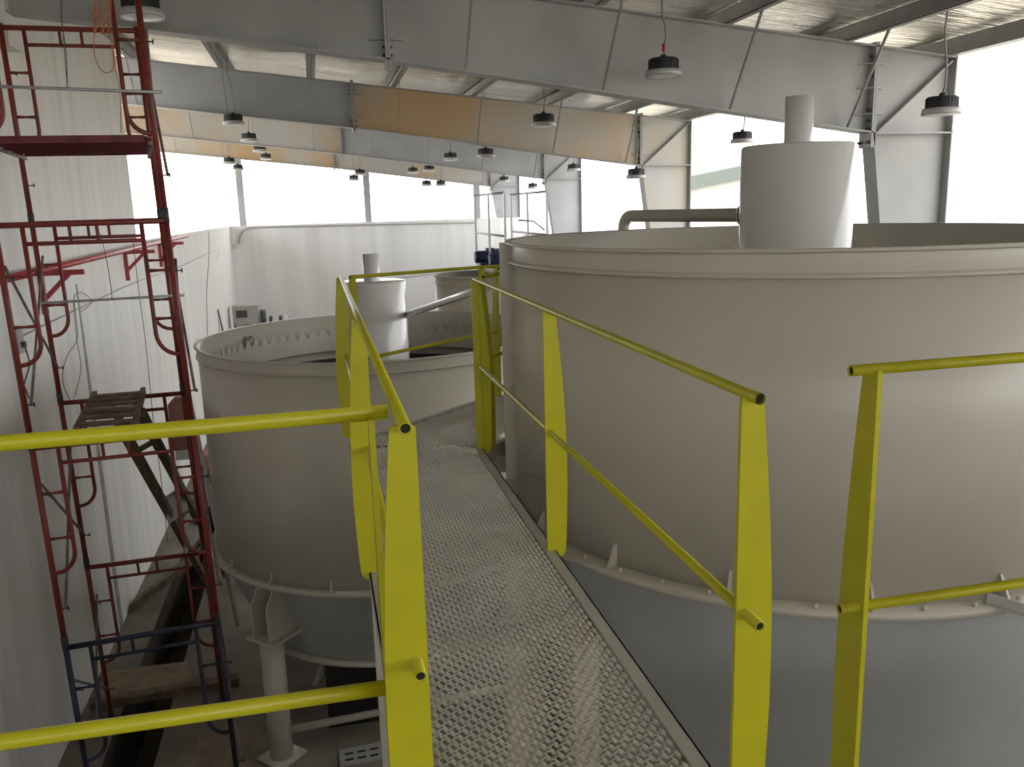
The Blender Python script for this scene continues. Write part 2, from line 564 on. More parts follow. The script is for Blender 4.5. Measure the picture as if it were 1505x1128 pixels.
def lamp(u, v, y, label):
    global lamp0
    p = at(u, v, y=y)
    base = (p.x, p.y, p.z - 0.09)
    if lamp0 is None:
        t = thing('high_bay_lamp', label, 'lamp', base, 'high bay lamps hanging from the roof')
        c = base
        mb = MB().lathe([(LAMPR * 0.80, 0.07), (LAMPR * 0.80, 0.185), (LAMPR * 0.74, 0.20), (0.0, 0.20)], c, 28)
        h = mb.build('housing', 'housing', t)
        mb = MB()
        for j in range(28):
            a = 2 * pi * j / 28
            mb.bar((c[0] + LAMPR * 0.8 * cos(a), c[1] + LAMPR * 0.8 * sin(a), c[2] + 0.13), (c[0] + LAMPR * 0.83 * cos(a), c[1] + LAMPR * 0.83 * sin(a), c[2] + 0.13), 0.006, 0.11)
        mb.build('cooling_fins', 'housing', h)
        MB().lathe([(LAMPR * 0.86, 0.005), (LAMPR, 0.0), (LAMPR, 0.035), (LAMPR * 0.97, 0.07), (LAMPR * 0.8, 0.075)], c, 36).build('rim', 'rim', t)
        MB().lathe([(LAMPR * 0.9, 0.006), (LAMPR * 0.5, -0.004), (0, -0.006)], c, 28).build('lens', 'lens', t)
        MB().lathe([(0.035, 0.20), (0.035, 0.24), (0.0, 0.245)], c, 12).build('hook_boss', 'housing', t)
        lamp0 = t
    else:
        t = clone(lamp0, base, label)
        for ch in list(t.children):
            if ch.name.startswith('cable') or ch.name.startswith('tape'):
                for g_ in list(ch.children):
                    bpy.data.objects.remove(g_)
                bpy.data.objects.remove(ch)
    c = base
    zt_ = ztop(c[0]) + 0.03
    rr_ = random.Random(int(u * 7 + v))
    pts = [(c[0], c[1], c[2] + 0.23)]
    n = 9
    for i in range(1, n):
        f_ = i / n
        pts.append((c[0] + rr_.uniform(-0.012, 0.012) + 0.03 * sin(f_ * 5), c[1], c[2] + 0.23 + (zt_ - c[2] - 0.23) * f_))
    near = [x_ for x_ in PUR if x_ - 0.10 < c[0] < x_ + 0.10]
    if near:      # lower flange on one side of the web, upper flange on the other
        ze = ztop(near[0]) + (0.004 if c[0] < near[0] + 0.012 else ZP - 0.035)
    else:
        ze = zt_ + 0.185
    pts.append((c[0], c[1], ze))
    if near:
        dz_ = pts[-1][2] - pts[0][2]
        pts = [(x_, y_, pts[0][2] + dz_ * i_ / (len(pts) - 1)) for i_, (x_, y_, z_) in enumerate(pts)]
    cb = MB().tube(pts, 0.012 if zt_ - c[2] > 0.8 else 0.010, 6).build('cable', 'cable', t)
    return t


LAMPS = [(207, 12, 9.30, 'high bay lamp hanging beside the top of the red scaffold'),
         (975, 101, 9.62, 'high bay lamp hanging in front of the plain grey rafter'),
         (1384, 157, 8.78, 'high bay lamp on braided cable before the near column haunch'),
         (1091, 203, 14.8, 'high bay lamp beside the pipe-topped well of the big tank'),
         (343, 177, 18.0, 'high bay lamp just before the bluish grey end of the second rafter'),
         (366, 203, 23.2, None), (382, 219, 27.8, None), (391, 231, 33.2, None), (337, 237, 30.5, None), (350, 247, 34.0, None),
         (799, 178, 14.3, 'high bay lamp hanging in front of the rusty tan rafter'),
         (714, 226, 19.6, None), (662, 231, 24.3, None), (631, 248, 29.8, None), (607, 251, 33.0, None),
         (935, 256, 17.4, 'high bay lamp hanging low beside the column of the second frame'),
         (843, 247, 25.6, 'high bay lamp before the column of the third frame'),
         (741, 264, 33.9, None), (783, 274, 32.0, None), (529, 254, 32.4, None), (520, 262, 34.2, None), (648, 270, 33.6, None), (627, 270, 34.3, None)]
for u, v, y, lb in LAMPS:
    if not lb:
        x = at(u, v, y=y).x
        lb = ('small far high bay lamp in the row along the low left wall' if x < 0.5 else
              'small far high bay lamp in the middle row under the rafters' if x < 5.6 else
              'small far high bay lamp in the row along the open column side')
    lamp(u, v, y, lb)
tp = bpy.data.objects.get('high_bay_lamp.001')
if tp:
    c = ORG[tp.name]
    MB().tube([(c.x, c.y, c.z + 0.28), (c.x, c.y, c.z + 0.36)], 0.018, 8).build('tape', 'redtag', tp)


# ================================================================== TANKS
def tank(name, label, c, R, zr, zq, wellr, well_top, stub_r, stub_top, weir, gusset0, seam_angles, legs, cone_r, cone_h):
    t = thing(name, label, 'tank', (c[0], c[1], FL))
    n = 128
    cx, cy = c
    th = 0.012
    # shell with lip and stiffening ridge
    MB().lathe([(R - th, zr), (R - th, zq), (R, zq), (R, zr)], (cx, cy, 0), n, closed=True).build('shell', 'tank', t)
    lip = MB().lathe([(R - 0.004, zr + 0.004), (R + 0.035, zr + 0.004), (R + 0.035, zr - 0.012), (R + 0.004, zr - 0.016)], (cx, cy, 0), n)
    lip.lathe([(R + 0.002, zr - 0.012), (R + 0.008, zr - 0.06), (R + 0.002, zr - 0.105)], (cx, cy, 0), n)
    lip.build('rim_lip', 'tank', t)
    MB().lathe([(R, zr - 0.10), (R + 0.024, zr - 0.108), (R + 0.026, zr - 0.122), (R, zr - 0.128)], (cx, cy, 0), n).build('rim_ridge', 'tank', t)
    # bolted ring flange
    rf = MB().lathe([(R, zq + 0.006), (R + 0.085, zq + 0.006), (R + 0.085, zq - 0.034), (R - 0.02, zq - 0.034)], (cx, cy, 0), n).build('ring_flange', 'tank', t)
    mb = MB()
    nb = 48
    for j in range(nb):
        a = 2 * pi * (j + 0.5) / nb
        mb.tube([(cx + (R + 0.055) * cos(a), cy + (R + 0.055) * sin(a), zq + 0.004), (cx + (R + 0.055) * cos(a), cy + (R + 0.055) * sin(a), zq + 0.028)], 0.011, 6)
    tag(mb.build('bolts', 'tank', rf), kind='stuff')
    ng = 18
    for j in range(ng):
        a = gusset0 + 2 * pi * j / ng
        d = Vector((cos(a), sin(a), 0))
        s = Vector((-sin(a), cos(a), 0)) * 0.006
        p = Vector((cx, cy, 0)) + d * R
        poly = [p + Vector((0, 0, zq)) - s, p + d * 0.075 + Vector((0, 0, zq)) - s, p + d * 0.07 + Vector((0, 0, zq + 0.02)) - s, p + d * 0.012 + Vector((0, 0, zq + 0.12)) - s, p + Vector((0, 0, zq + 0.12)) - s]
        MB().prism(poly, s * 2).build('gusset', 'tank', t)
    # vertical bolted seams
    for a in seam_angles:
        d = Vector((cos(a), sin(a), 0))
        s = Vector((-sin(a), cos(a), 0))
        p = Vector((cx, cy, 0)) + d * R
        mb = MB()
        mb.prism([p + s * -0.014 + Vector((0, 0, zq)), p + d * 0.07 + s * -0.014 + Vector((0, 0, zq)), p + d * 0.07 + s * -0.014 + Vector((0, 0, zr)), p + s * -0.014 + Vector((0, 0, zr))], s * 0.028)
        sp = mb.build('seam_flange', 'tank', t)
        mb = MB()
        k = 8
        for i in range(k):
            z_ = zq + (zr - zq) * (i + 0.5) / k
            q = p + d * 0.042 + Vector((0, 0, z_))
            mb.tube([q - s * 0.036, q + s * 0.036], 0.017, 6)
        tag(mb.build('bolts', 'tank', sp), kind='stuff')
    # cone
    z2 = zq - 0.034
    r2 = R * cone_r
    h2 = cone_h
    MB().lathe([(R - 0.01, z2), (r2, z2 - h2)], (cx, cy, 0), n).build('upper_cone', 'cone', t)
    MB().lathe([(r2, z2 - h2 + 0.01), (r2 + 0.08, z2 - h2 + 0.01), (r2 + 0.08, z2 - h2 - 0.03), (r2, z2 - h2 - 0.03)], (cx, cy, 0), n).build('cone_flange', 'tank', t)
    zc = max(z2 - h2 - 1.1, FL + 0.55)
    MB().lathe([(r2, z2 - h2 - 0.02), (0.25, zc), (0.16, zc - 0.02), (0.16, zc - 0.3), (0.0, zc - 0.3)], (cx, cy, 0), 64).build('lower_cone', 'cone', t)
    # inside: liquid and weir
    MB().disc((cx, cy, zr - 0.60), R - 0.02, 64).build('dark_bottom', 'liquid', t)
    if weir:
        rw = R - 0.16
        zt_, zbm = zr - 0.13, zr - 0.47
        N = 76
        vs = []
        for j in range(N * 2):
            a = 2 * pi * j / (2 * N)
            z_ = zt_ if j % 2 == 0 else zt_ - 0.14
            vs.append((cx + rw * cos(a), cy + rw * sin(a), zbm))
            vs.append((cx + rw * cos(a), cy + rw * sin(a), z_))
        fs = [(2 * j, 2 * ((j + 1) % (2 * N)), 2 * ((j + 1) % (2 * N)) + 1, 2 * j + 1) for j in range(2 * N)]
        wmb = MB()
        wmb.add(vs, fs)
        w = wmb.build('toothed_weir', 'tank', t)
        MB().lathe([(rw, zbm), (R - 0.012, zbm)], (cx, cy, 0), 96).build('launder_floor', 'tank', t)
        tag(w, 'sawtooth overflow weir inside the rim')
    # lifting lugs on the inner wall
    for a in (radians(142.6), radians(54.3), radians(-35), radians(232)):
        d = Vector((cos(a), sin(a), 0))
        p = Vector((cx, cy, zr - 0.17)) + d * (R - 0.03)
        ring = [(p - d * (0.035 + 0.042 * (1 + cos(q))) + Vector((0, 0, 0.05 * sin(q)))) for q in [2 * pi * i / 12 for i in range(13)]]
        MB().tube(ring, 0.014, 6, caps=False).box(tuple(p - Vector((0.02, 0.02, 0.06))), tuple(p + Vector((0.02, 0.02, 0.05)))).build('lifting_lug', 'tank', t)
    # central feed well
    w = MB().lathe([(wellr, zr - 0.95), (wellr, well_top - 0.012), (wellr - 0.012, well_top), (0, well_top)], (cx, cy, 0), 64).build('feed_well', 'well', t)
    MB().lathe([(stub_r, well_top - 0.01), (stub_r, stub_top), (stub_r - 0.008, stub_top), (stub_r - 0.008, well_top)], (cx, cy, 0), 32).build('stub_pipe', 'well', w)
    # legs
    for a in legs:
        d = Vector((cos(a), sin(a), 0))
        s = Vector((-sin(a), cos(a), 0))
        p = Vector((cx, cy, 0)) + d * (R + 0.02)
        zl = zq - 0.62
        lg = MB().tube([p + Vector((0, 0, FL + 0.03)), p + Vector((0, 0, zl))], 0.125, 20).build('leg', 'tank', t)
        MB().lathe([(0, 0.03), (0.27, 0.03), (0.27, 0), (0, 0)], (p.x, p.y, FL), 4).build('base_plate', 'tank', lg)
        mb = MB()
        mb.prism([p - d * 0.42 - s * 0.2 + Vector((0, 0, zl)), p + d * 0.16 - s * 0.2 + Vector((0, 0, zl)), p + d * 0.16 + s * 0.2 + Vector((0, 0, zl)), p - d * 0.42 + s * 0.2 + Vector((0, 0, zl))], (0, 0, 0.025))
        mb.build('cap_plate', 'tank', lg)
        for q in (-0.11, 0.11):
            o_ = p + s * q
            poly = [o_ - d * 0.45 + Vector((0, 0, zl + 0.02)), o_ + d * 0.14 + Vector((0, 0, zl + 0.02)), o_ + d * 0.14 + Vector((0, 0, zq - 0.22)), o_ + d * 0.03 + Vector((0, 0, zq - 0.034)), o_ - d * 0.06 + Vector((0, 0, zq - 0.034))]
            MB().prism(poly, s * 0.016).build('bracket_plate', 'tank', lg)
    return t


T1 = (2.891, 4.802)
T2 = (0.617, 10.145)
R1, R2 = 1.76, 2.0
a_left1 = radians(180 - 12.6 + 5)
t1 = tank('settling_tank', 'big pale grey settling tank beside the walkway, rim at eye level', T1, R1, -0.2144, -1.829, 0.333, 0.313, 0.0835, 0.594, True,
          radians(-148.4), [radians(171), radians(-9)], [radians(q) for q in (183, 93, 3, -62)], 0.9, 1.9)
t2 = tank('settling_tank', 'lower pale grey settling tank in front of the walkway bend, near the scaffold', T2, R2, -1.428, -3.793, 0.39, -0.815, 0.094, -0.50, True,
          radians(-150.5), [radians(172), radians(-8)], [atan2(8.69 - T2[1], -0.74 - T2[0]) + pi / 2 * k for k in range(4)], 0.8, 0.98)

# feed pipe of the big tank, over the rim and down outside
we = Vector((T1[0], T1[1], -0.10))
el = Vector((2.47, 6.69, -0.105))
d = (el - we).normalized()
arc = []
rb = 0.11
for i in range(8):
    q = pi / 2 * i / 7
    arc.append(el - d * rb + d * rb * sin(q) + Vector((0, 0, -rb + rb * cos(q))))
pa = we + d * 0.32
fp = thing('feed_pipe', 'beige feed pipe from the big tank well over its rim, elbow downward', 'pipe', (we.x + d.x * 0.3, we.y + d.y * 0.3, -0.1))
MB().tube([pa] + arc + [arc[-1] + Vector((0, 0, -1.6))], 0.046, 16).build('pipe_run', 'pipe_beige', fp)
MB().tube([we + d * 0.41, we + d * 0.425], 0.085, 24).build('flange', 'pipe_beige', fp)
MB().tube([we + d * 0.435, we + d * 0.45], 0.085, 24).build('flange', 'pipe_beige', fp)
mb = MB()
sd = d.cross(Vector((0, 0, 1))).normalized()
for i in range(8):
    a = 2 * pi * i / 8
    q = we + d * 0.43 + (sd * cos(a) + Vector((0, 0, 1)) * sin(a)) * 0.068
    mb.tube([q - d * 0.035, q + d * 0.035], 0.009, 6)
tag(mb.build('bolts', 'coupler', fp), kind='stuff')

# overflow pipe from the big tank down to the lower tank's well
pa = at(594, 464, y=T2[1] + 0.02)
pm = at(694, 430, y=8.0)
pb = pa + (pm - pa) * 1.86
ov = MB().tube([pa, pb], 0.037, 16)
tag(ov.build('overflow_pipe', 'pipe_white'), 'glossy pale pipe sloping from the big tank to the lower tank well', 'pipe')

# small agitator tank beyond, with railed bridge and two motors
T3 = (2.46, 13.2)
at3 = thing('agitator_tank', 'small pale grey tank with lipped rim behind the walkway bend', 'tank', (T3[0], T3[1], FL))
R3, z3 = 0.68, -1.02
MB().lathe([(R3 - 0.01, z3), (R3 - 0.01, FL), (R3, FL), (R3, z3)], (T3[0], T3[1], 0), 64, closed=True).build('shell', 'tank', at3)
MB().lathe([(R3, z3 + 0.004), (R3 + 0.03, z3 + 0.004), (R3 + 0.03, z3 - 0.015), (R3, z3 - 0.02)], (T3[0], T3[1], 0), 64).build('rim_lip', 'tank', at3)
MB().lathe([(R3, z3 - 0.09), (R3 + 0.024, z3 - 0.1), (R3 + 0.024, z3 - 0.115), (R3, z3 - 0.12)], (T3[0], T3[1], 0), 64).build('rim_ridge', 'tank', at3)
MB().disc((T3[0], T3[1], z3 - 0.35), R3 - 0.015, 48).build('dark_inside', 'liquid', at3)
tag(MB().tube([at(575, 411, y=12.9), at(642, 402, y=13.2) - Vector((0, 0, 0.0))], 0.014, 8).build('thin_pipe', 'pipe_white'),
    'thin pale pipe reaching out from the small tank rim', 'pipe')

br = thing('railed_bridge', 'galvanised railed bridge over the small tank behind the big one', 'platform', (2.95, 13.1, FL))
bx0, bx1, by0, by1, bz = 2.65, 3.27, 12.0, 14.3, -0.95
MB().box((bx0, by0, bz - 0.03), (bx1, by1, bz)).build('deck', 'grating', br)
for x in (bx0, bx1):
    MB().box((x - 0.03, by0, z3 + 0.002), (x + 0.03, by1, bz - 0.03)).build('side_beam', 'galv', br)
    for y in (by0, (by0 + by1) / 2, by1):
        MB().box((x - 0.014, y - 0.014, bz), (x + 0.014, y + 0.014, 0.19)).build('post', 'galv', br)
    for z in (0.19, -0.42):
        MB().tube([(x, by0, z), (x, by1, z)], 0.016, 8).build('rail', 'galv', br)
for x in (bx0 + 0.04, bx1 - 0.04):
    for y in (by0 + 0.1, by1 - 0.1):
        if hypot(x - T3[0], y - T3[1]) > R3 + 0.1:
            MB().box((x - 0.05, y - 0.05, FL), (x + 0.05, y + 0.05, bz - 0.03)).build('support_post', 'galv', br)
MB().tube([(bx1 - 0.04, by0 - 0.0, -0.35), (bx1 - 0.2, by0, -0.22), (bx1 - 0.42, by0, -0.2)], 0.012, 6).build('hose_loop', 'galv', br)


def motor(p, label):
    t = thing('drive_motor', label, 'motor', (p.x, p.y, bz), 'blue drive motors on the bridge')
    q = Vector((p.x, p.y, p.z))
    MB().tube([q + Vector((-0.16, 0, 0)), q + Vector((-0.15, 0, 0)), q + Vector((0.12, 0, 0))], [0.07, 0.1, 0.1], 18).build('motor_body', 'motor', t)
    MB().tube([q + Vector((-0.2, 0, 0)), q + Vector((-0.155, 0, 0))], 0.088, 18).build('fan_cover', 'motor', t)
    MB().box((q.x - 0.02, q.y - 0.09, q.z + 0.08), (q.x + 0.1, q.y + 0.03, q.z + 0.14)).build('terminal_box', 'motor', t)
    MB().box((q.x + 0.1, q.y - 0.13, bz), (q.x + 0.36, q.y + 0.13, q.z + 0.12)).build('gearbox', 'motor', t)
    MB().box((q.x - 0.12, q.y - 0.09, bz), (q.x + 0.1, q.y + 0.09, q.z - 0.08)).build('foot', 'motor', t)
    return t


p = at(716, 379, y=13.6)
p.z = bz + 0.16
motor(p, 'navy blue drive motor on the railed bridge, farther one')
p = at(738, 382, y=12.8)
p.z = bz + 0.16
motor(p, 'navy blue drive motor on the railed bridge, nearer the yellow rail')

# ================================================================== WALKWAY
ZD = -1.5426
ZR = ZD + 1.1
ZM = -0.985
XA, XB = 0.153, 0.9536


def expanded(poly_in, x0, x1, y0, y1, z):
    """raised expanded-metal sheet: every row is a sawtooth strand of flat rising legs and steep twisted bonds"""
    PX, PY = 0.038, 0.027
    mb = MB()
    rows = int((y1 - y0) / PY)
    cols = int((x1 - x0) / PX)
    for j in range(rows + 1):
        yc = y0 + j * PY
        off = 0.5 * PX * (j % 2)
        for i in range(cols):
            xc = x0 + off + (i + 0.35) * PX
            A = (xc - 0.0145, yc - 0.0070, z - 0.001)
            B = (xc + 0.0145, yc + 0.0070, z + 0.003)
            C = (xc - 0.0145 + PX, yc - 0.0070, z - 0.001)
            if C[0] > x1 + 0.012 or not (poly_in(A[0], A[1]) and poly_in(C[0], C[1])):
                continue
            for P_, Q_, dy, dz, th in ((A, B, 0.0046, -0.0008, 0.0012), (B, C, 0.0042, 0.0066, 0.0008)):
                vs = []
                for (a, b, c) in ((P_[0] - 0.0015, P_[1], P_[2]), (Q_[0] + 0.0015, Q_[1], Q_[2])):
                    vs += [(a, b - dy, c - dz - th), (a, b + dy, c + dz - th), (a, b + dy, c + dz + th), (a, b - dy, c - dz + th)]
                mb.add(vs, [(0, 1, 5, 4), (1, 2, 6, 5), (2, 3, 7, 6), (3, 0, 4, 7)])
    return mb


wk = thing('walkway', 'grey expanded-metal walkway between the yellow handrails', 'walkway', (0.55, 3.7, ZD - 0.2))
tag(expanded(lambda x, y: True, 0.17, 0.925, 1.93, 3.69, ZD - 0.01).build('grating_panel', 'grating', wk), kind='stuff')
tag(expanded(lambda x, y: y < 5.56 - 0.30 * (x - 0.17), 0.17, 0.925, 3.70, 5.62, ZD - 0.01).build('grating_panel', 'grating', wk), kind='stuff')
for x0, x1 in ((0.125, 0.175), (0.918, 0.968)):
    ye = 5.62 if x0 < 0.5 else 5.24
    mb = MB().box((x0, 1.93, ZD - 0.006), (x1, ye, ZD))
    xx = x0 if x0 < 0.5 else x1 - 0.006
    mb.box((xx, 1.93, ZD - 0.09), (xx + 0.006, ye, ZD))
    mb.build('edge_angle', 'deckedge', wk)
for y in (2.0, 2.9, 3.69, 4.15, 5.2):
    MB().box((0.13, y - 0.02, ZD - 0.08), (0.962, y + 0.02, ZD - 0.02)).build('cross_bearer', 'deckedge', wk)
for y in (2.9, 4.15):
    for x in (0.2, 0.9):
        MB().box((x - 0.05, y - 0.05, FL), (x + 0.05, y + 0.05, ZD - 0.08)).build('support_post', 'tank', wk)
MB().box((0.90, 5.36, ZD - 0.21), (1.238, 5.42, ZD - 0.09)).build('tank_bracket', 'deckedge', wk)

# angled section past the bend
d45 = Vector((0.745, 0.667, 0)).normalized()
n45 = Vector((d45.y, -d45.x, 0))        # towards the big tank
P0 = Vector((0.20, 5.735, 0))
BD = P0 + d45 * 1.47 - n45 * 0.01       # bend of the far edge
dB = Vector((0.967, 0.2546, 0))
nB = Vector((dB.y, -dB.x, 0))
wk2 = thing('walkway', 'angled walkway section turning away behind the big tank at the bend', 'walkway', (1.2, 6.1, ZD - 0.2))


def in2(x, y):
    q = Vector((x, y, 0)) - P0
    s = q.dot(n45)
    if y < 5.575 - 0.30 * (x - 0.17):
        return False
    if hypot(x - T1[0], y - T1[1]) < R1 + 0.12:
        return False
    w = Vector((x, y, 0)) - BD
    if w.dot(d45) > 0 and not (w.dot(nB) > 0.03 and w.dot(dB) < 0.98):
        return False
    return 0.03 < s < 0.85 and -0.3 < q.dot(d45) < 2.7


tag(expanded(in2, 0.17, 2.9, 5.2, 7.7, ZD - 0.004).build('grating_panel', 'grating', wk2), kind='stuff')
for A, B in ((P0 + d45 * -0.08, BD), (BD, BD + dB * 1.0), (P0 + n45 * 0.86 + d45 * 0.28, P0 + n45 * 0.86 + d45 * 0.60)):
    mb = MB().bar(A + Vector((0, 0, ZD - 0.003)), B + Vector((0, 0, ZD - 0.003)), 0.05, 0.006)
    mb.bar(A + Vector((0, 0, ZD - 0.06)), B + Vector((0, 0, ZD - 0.06)), 0.006, 0.115)
    mb.build('edge_angle', 'deckedge', wk2)
for A, B in ((P0 + d45 * 0.45, P0 + d45 * 0.45 + n45 * 0.80), (P0 + d45 * 1.0, P0 + d45 * 1.0 + n45 * 0.55), (BD + dB * 0.45, BD + dB * 0.45 + nB * 0.40), (BD + dB * 0.96, BD + dB * 0.96 + nB * 0.36)):
    MB().bar(A + Vector((0, 0, ZD - 0.05)), B + Vector((0, 0, ZD - 0.05)), 0.04, 0.06).build('cross_bearer', 'deckedge', wk2)
for A in (P0 + d45 * 0.45 + n45 * 0.1, BD + dB * 0.93 + nB * 0.1):
    MB().box((A.x - 0.05, A.y - 0.05, FL), (A.x + 0.05, A.y + 0.05, ZD - 0.08)).build('support_post', 'tank', wk2)

# platform the photographer stands on
pf = thing('platform', 'grey expanded-metal platform at the start of the walkway', 'platform', (0.3, 0.4, ZD - 0.2))
ZPF = -1.72
tag(expanded(lambda x, y: True, -2.2, 2.9, -0.9, 1.80, ZPF - 0.01).build('grating_panel', 'grating', pf), kind='stuff')
for a, b in (((-2.25, 1.82), (2.95, 1.82)), ((-2.25, -0.95), (2.95, -0.95)), ((-2.25, -0.95), (-2.25, 1.82)), ((2.95, -0.95), (2.95, 1.82))):
    MB().bar((a[0], a[1], ZPF - 0.06), (b[0], b[1], ZPF - 0.06), 0.04, 0.11).build('edge_beam', 'deckedge', pf)
for x in (-1.3, 0.55, 2.0):
    MB().box((x - 0.03, -0.95, ZPF - 0.13), (x + 0.03, 1.82, ZPF - 0.02)).build('bearer', 'deckedge', pf)
for x in (-2.2, 2.9):
    for y in (-0.9, 1.75):
        MB().box((x - 0.06, y - 0.06, FL), (x + 0.06, y + 0.06, ZPF - 0.1)).build('support_post', 'tank', pf)


MB().box((0.1, 1.80, ZPF - 0.1), (1.0, 1.94, ZD - 0.03)).build('step_riser', 'deckedge', pf)


# ------------------------------------------------------------------ yellow handrails
def post_plate(p, o, zb0, zt0, th=0.014, wmax=0.098, wtop=0.055, inset=0.024):
    """bowed flat plate: straight edge inside, bowed edge outside along o"""
    o = Vector((o[0], o[1], 0)).normalized()
    s = Vector((-o.y, o.x, 0)) * th / 2
    H = zt0 - zb0
    prof = [(0.0, 0.012), (0.0, 1.0 - 0.006), (0.006, 1.0), (wtop - 0.006, 1.0), (wtop, 0.994)]
    for f_ in (0.94, 0.88, 0.8, 0.7, 0.6, 0.5, 0.4, 0.3, 0.2, 0.1):
        prof.append((wtop + (wmax - wtop) * sin(min(1, (1 - f_) / 0.62) * pi / 2) - 0.010 * max(0, 0.3 - f_) / 0.3, f_))
    prof += [(wmax - 0.012, 0.03), (wmax - 0.022, 0.009), (wmax - 0.04, 0.0), (0.012, 0.0)]
    P = Vector((p[0], p[1], 0)) - o * inset
    poly = [P + o * a - s + Vector((0, 0, zb0 + H * b)) for a, b in prof]
    return MB().prism(poly, s * 2)


def rail_tube(pts, r, wall=0.0028):
    if len(pts) == 2:
        return MB().pipe(pts[0], pts[1], r, wall)
    mb = MB()
    mb.tube(pts, r, 14, caps=False)
    mb.tube([Vector(p) for p in pts], r - wall, 14, caps=False)
    return mb


def rail(pts, r, name, parent, wall=0.0028):
    o = rail_tube(pts, r, wall).build(name, 'yellow', parent)
    pts = [Vector(p) for p in pts]
    a = pts[0] + (pts[1] - pts[0]).normalized() * 0.006
    b = pts[-1] + (pts[-2] - pts[-1]).normalized() * 0.006
    MB().tube([a] + pts[1:-1] + [b], r - wall + 0.0004, 14).build('pipe_bore', 'bore', o)
    return o


def V(x, y, z):
    return Vector((x, y, z))


PB = ZD - 0.035
# left of the walkway
hr = thing('handrail', 'yellow handrail on the scaffold side of the walkway, open pipe ends', 'handrail', (XA, 3.8, ZD))
for y in (1.735, 3.514, 5.93):
    post_plate((XA, y), (-1, 0), PB, ZR).build('post', 'yellow', hr)
rail([V(XA, 1.70, ZR), V(XA, 5.99, ZR)], 0.0138, 'top_rail', hr)
rail([V(XA, 1.665, ZM), V(XA, 5.96, ZM)], 0.0134, 'mid_rail', hr)
# right of the walkway, along the big tank
hr = thing('handrail', 'yellow handrail along the big tank side of the walkway', 'handrail', (XB, 3.5, ZD))
for y in (1.745, 3.514):
    post_plate((XB, y), (1, 0), PB, ZR).build('post', 'yellow', hr)
post_plate((XB, 5.25), (1, 0), PB, ZR, wmax=0.105).build('post', 'yellow', hr)
post_plate((XB + 0.03, 5.26), (0.72, 0.69), PB, ZR, wmax=0.15, wtop=0.07).build('post', 'yellow', hr)
rail([V(XB, 1.70, ZR), V(XB, 5.20, ZR), V(XB, 5.27, ZR)], 0.0138, 'top_rail', hr)
rail([V(XB, 1.665, ZM), V(XB, 5.14, ZM)], 0.0134, 'mid_rail', hr)
# near side of the angled section
A = at(710, 407, z=ZR)
hr = thing('handrail', 'short yellow handrail of the angled section next to the big tank', 'handrail', (1.2, 5.5, ZD))
Bv = A + Vector((0.50, 0.62, 0))
rail([A, Bv], 0.0138, 'top_rail', hr)
A2 = Vector((A.x + 0.02, A.y + 0.03, ZM))
rail([A2, Vector((Bv.x, Bv.y, ZM))], 0.0134, 'mid_rail', hr)
q = A + (Bv - A) * 0.5
post_plate((q.x, q.y), (0.75, -0.66), PB, ZR, wmax=0.06, wtop=0.045).build('post', 'yellow', hr)
# far side of the angled section
hr = thing('handrail', 'yellow handrail along the far edge of the angled walkway section', 'handrail', (0.9, 6.3, ZD))
A = at(514, 407.5, y=5.96)
bend = BD
zb2 = at(714, 392.5, y=bend.y).z
end = bend + dB * 0.98
rail([A, V(bend.x, bend.y, zb2), V(end.x, end.y, zb2)], 0.0135, 'top_rail', hr)
Am = at(540, 527, y=5.90)
zbm = at(714, 490.5, y=bend.y).z
rail([Am, V(bend.x, bend.y, zbm), V(end.x, end.y, zbm)], 0.0130, 'mid_rail', hr)
post_plate((A.x + 0.02, A.y + 0.01), (-n45.x, -n45.y), PB, A.z).build('post', 'yellow', hr)
post_plate((bend.x, bend.y), (-n45.x, -n45.y), PB, zb2).build('post', 'yellow', hr)
q = bend + dB * 0.119
post_plate((q.x, q.y), (-0.3, 0.95), PB, zb2, wmax=0.1).build('post', 'yellow', hr)

# platform front edge, left and right of the opening
YL, YR = 1.882, 1.919
ZMP = -1.117
hr = thing('handrail', 'yellow handrail of the platform edge crossing in front of the scaffold', 'handrail', (-0.9, YL, ZD))
rail([V(-2.2, YL, -0.452), V(0.132, YL, -0.447)], 0.0172, 'top_rail', hr)
rail([V(-2.2, YL, -1.112), V(0.125, YL, -1.128)], 0.0185, 'mid_rail', hr)
for x in (0.092, -1.15, -2.1):
    post_plate((x, YL), (0, 1), -1.83, -0.452, th=0.013, inset=0.05, wmax=0.10).build('post', 'yellow', hr)
hr = thing('handrail', 'yellow handrail of the platform edge in front of the big tank', 'handrail', (2.1, YR, ZD))
rail([V(1.332, YR, -0.444), V(2.9, YR, -0.444)], 0.0148, 'top_rail', hr)
rail([V(1.337, YR, ZMP), V(2.9, YR, ZMP)], 0.0145, 'mid_rail', hr)
for x in (1.40, 2.8):
    post_plate((x, YR), (0, 1), -1.83, -0.444, inset=0.03, wmax=0.115, wtop=0.062).build('post', 'yellow', hr)

# grey strut from the ring flange of the big tank
sa = V(T1[0] + 1.80 * cos(radians(-91.4)), T1[1] + 1.80 * sin(radians(-91.4)), -1.820)
st = MB()
sb = V(3.35, 2.28, -1.88)
st.bar(sa, sb, 0.05, 0.006)
st.bar(sa + V(0, 0, 0.024), sb + V(0, 0, 0.024), 0.006, 0.05)
st.bar(sb + V(0, 0, 0.05), V(sb.x, sb.y, FL), 0.07, 0.07, (0, 1, 0))
tag(st.build('angle_strut', 'paint_grey'), 'pale grey angle strut bolted to the big tank ring flange', 'strut')

# ================================================================== SCAFFOLD
SC = thing('scaffold_tower', 'tall red tubular scaffold tower beside the left wall', 'scaffold', (-2.1, 9.0, FL))
H = 1.93
LEAN = 0.018


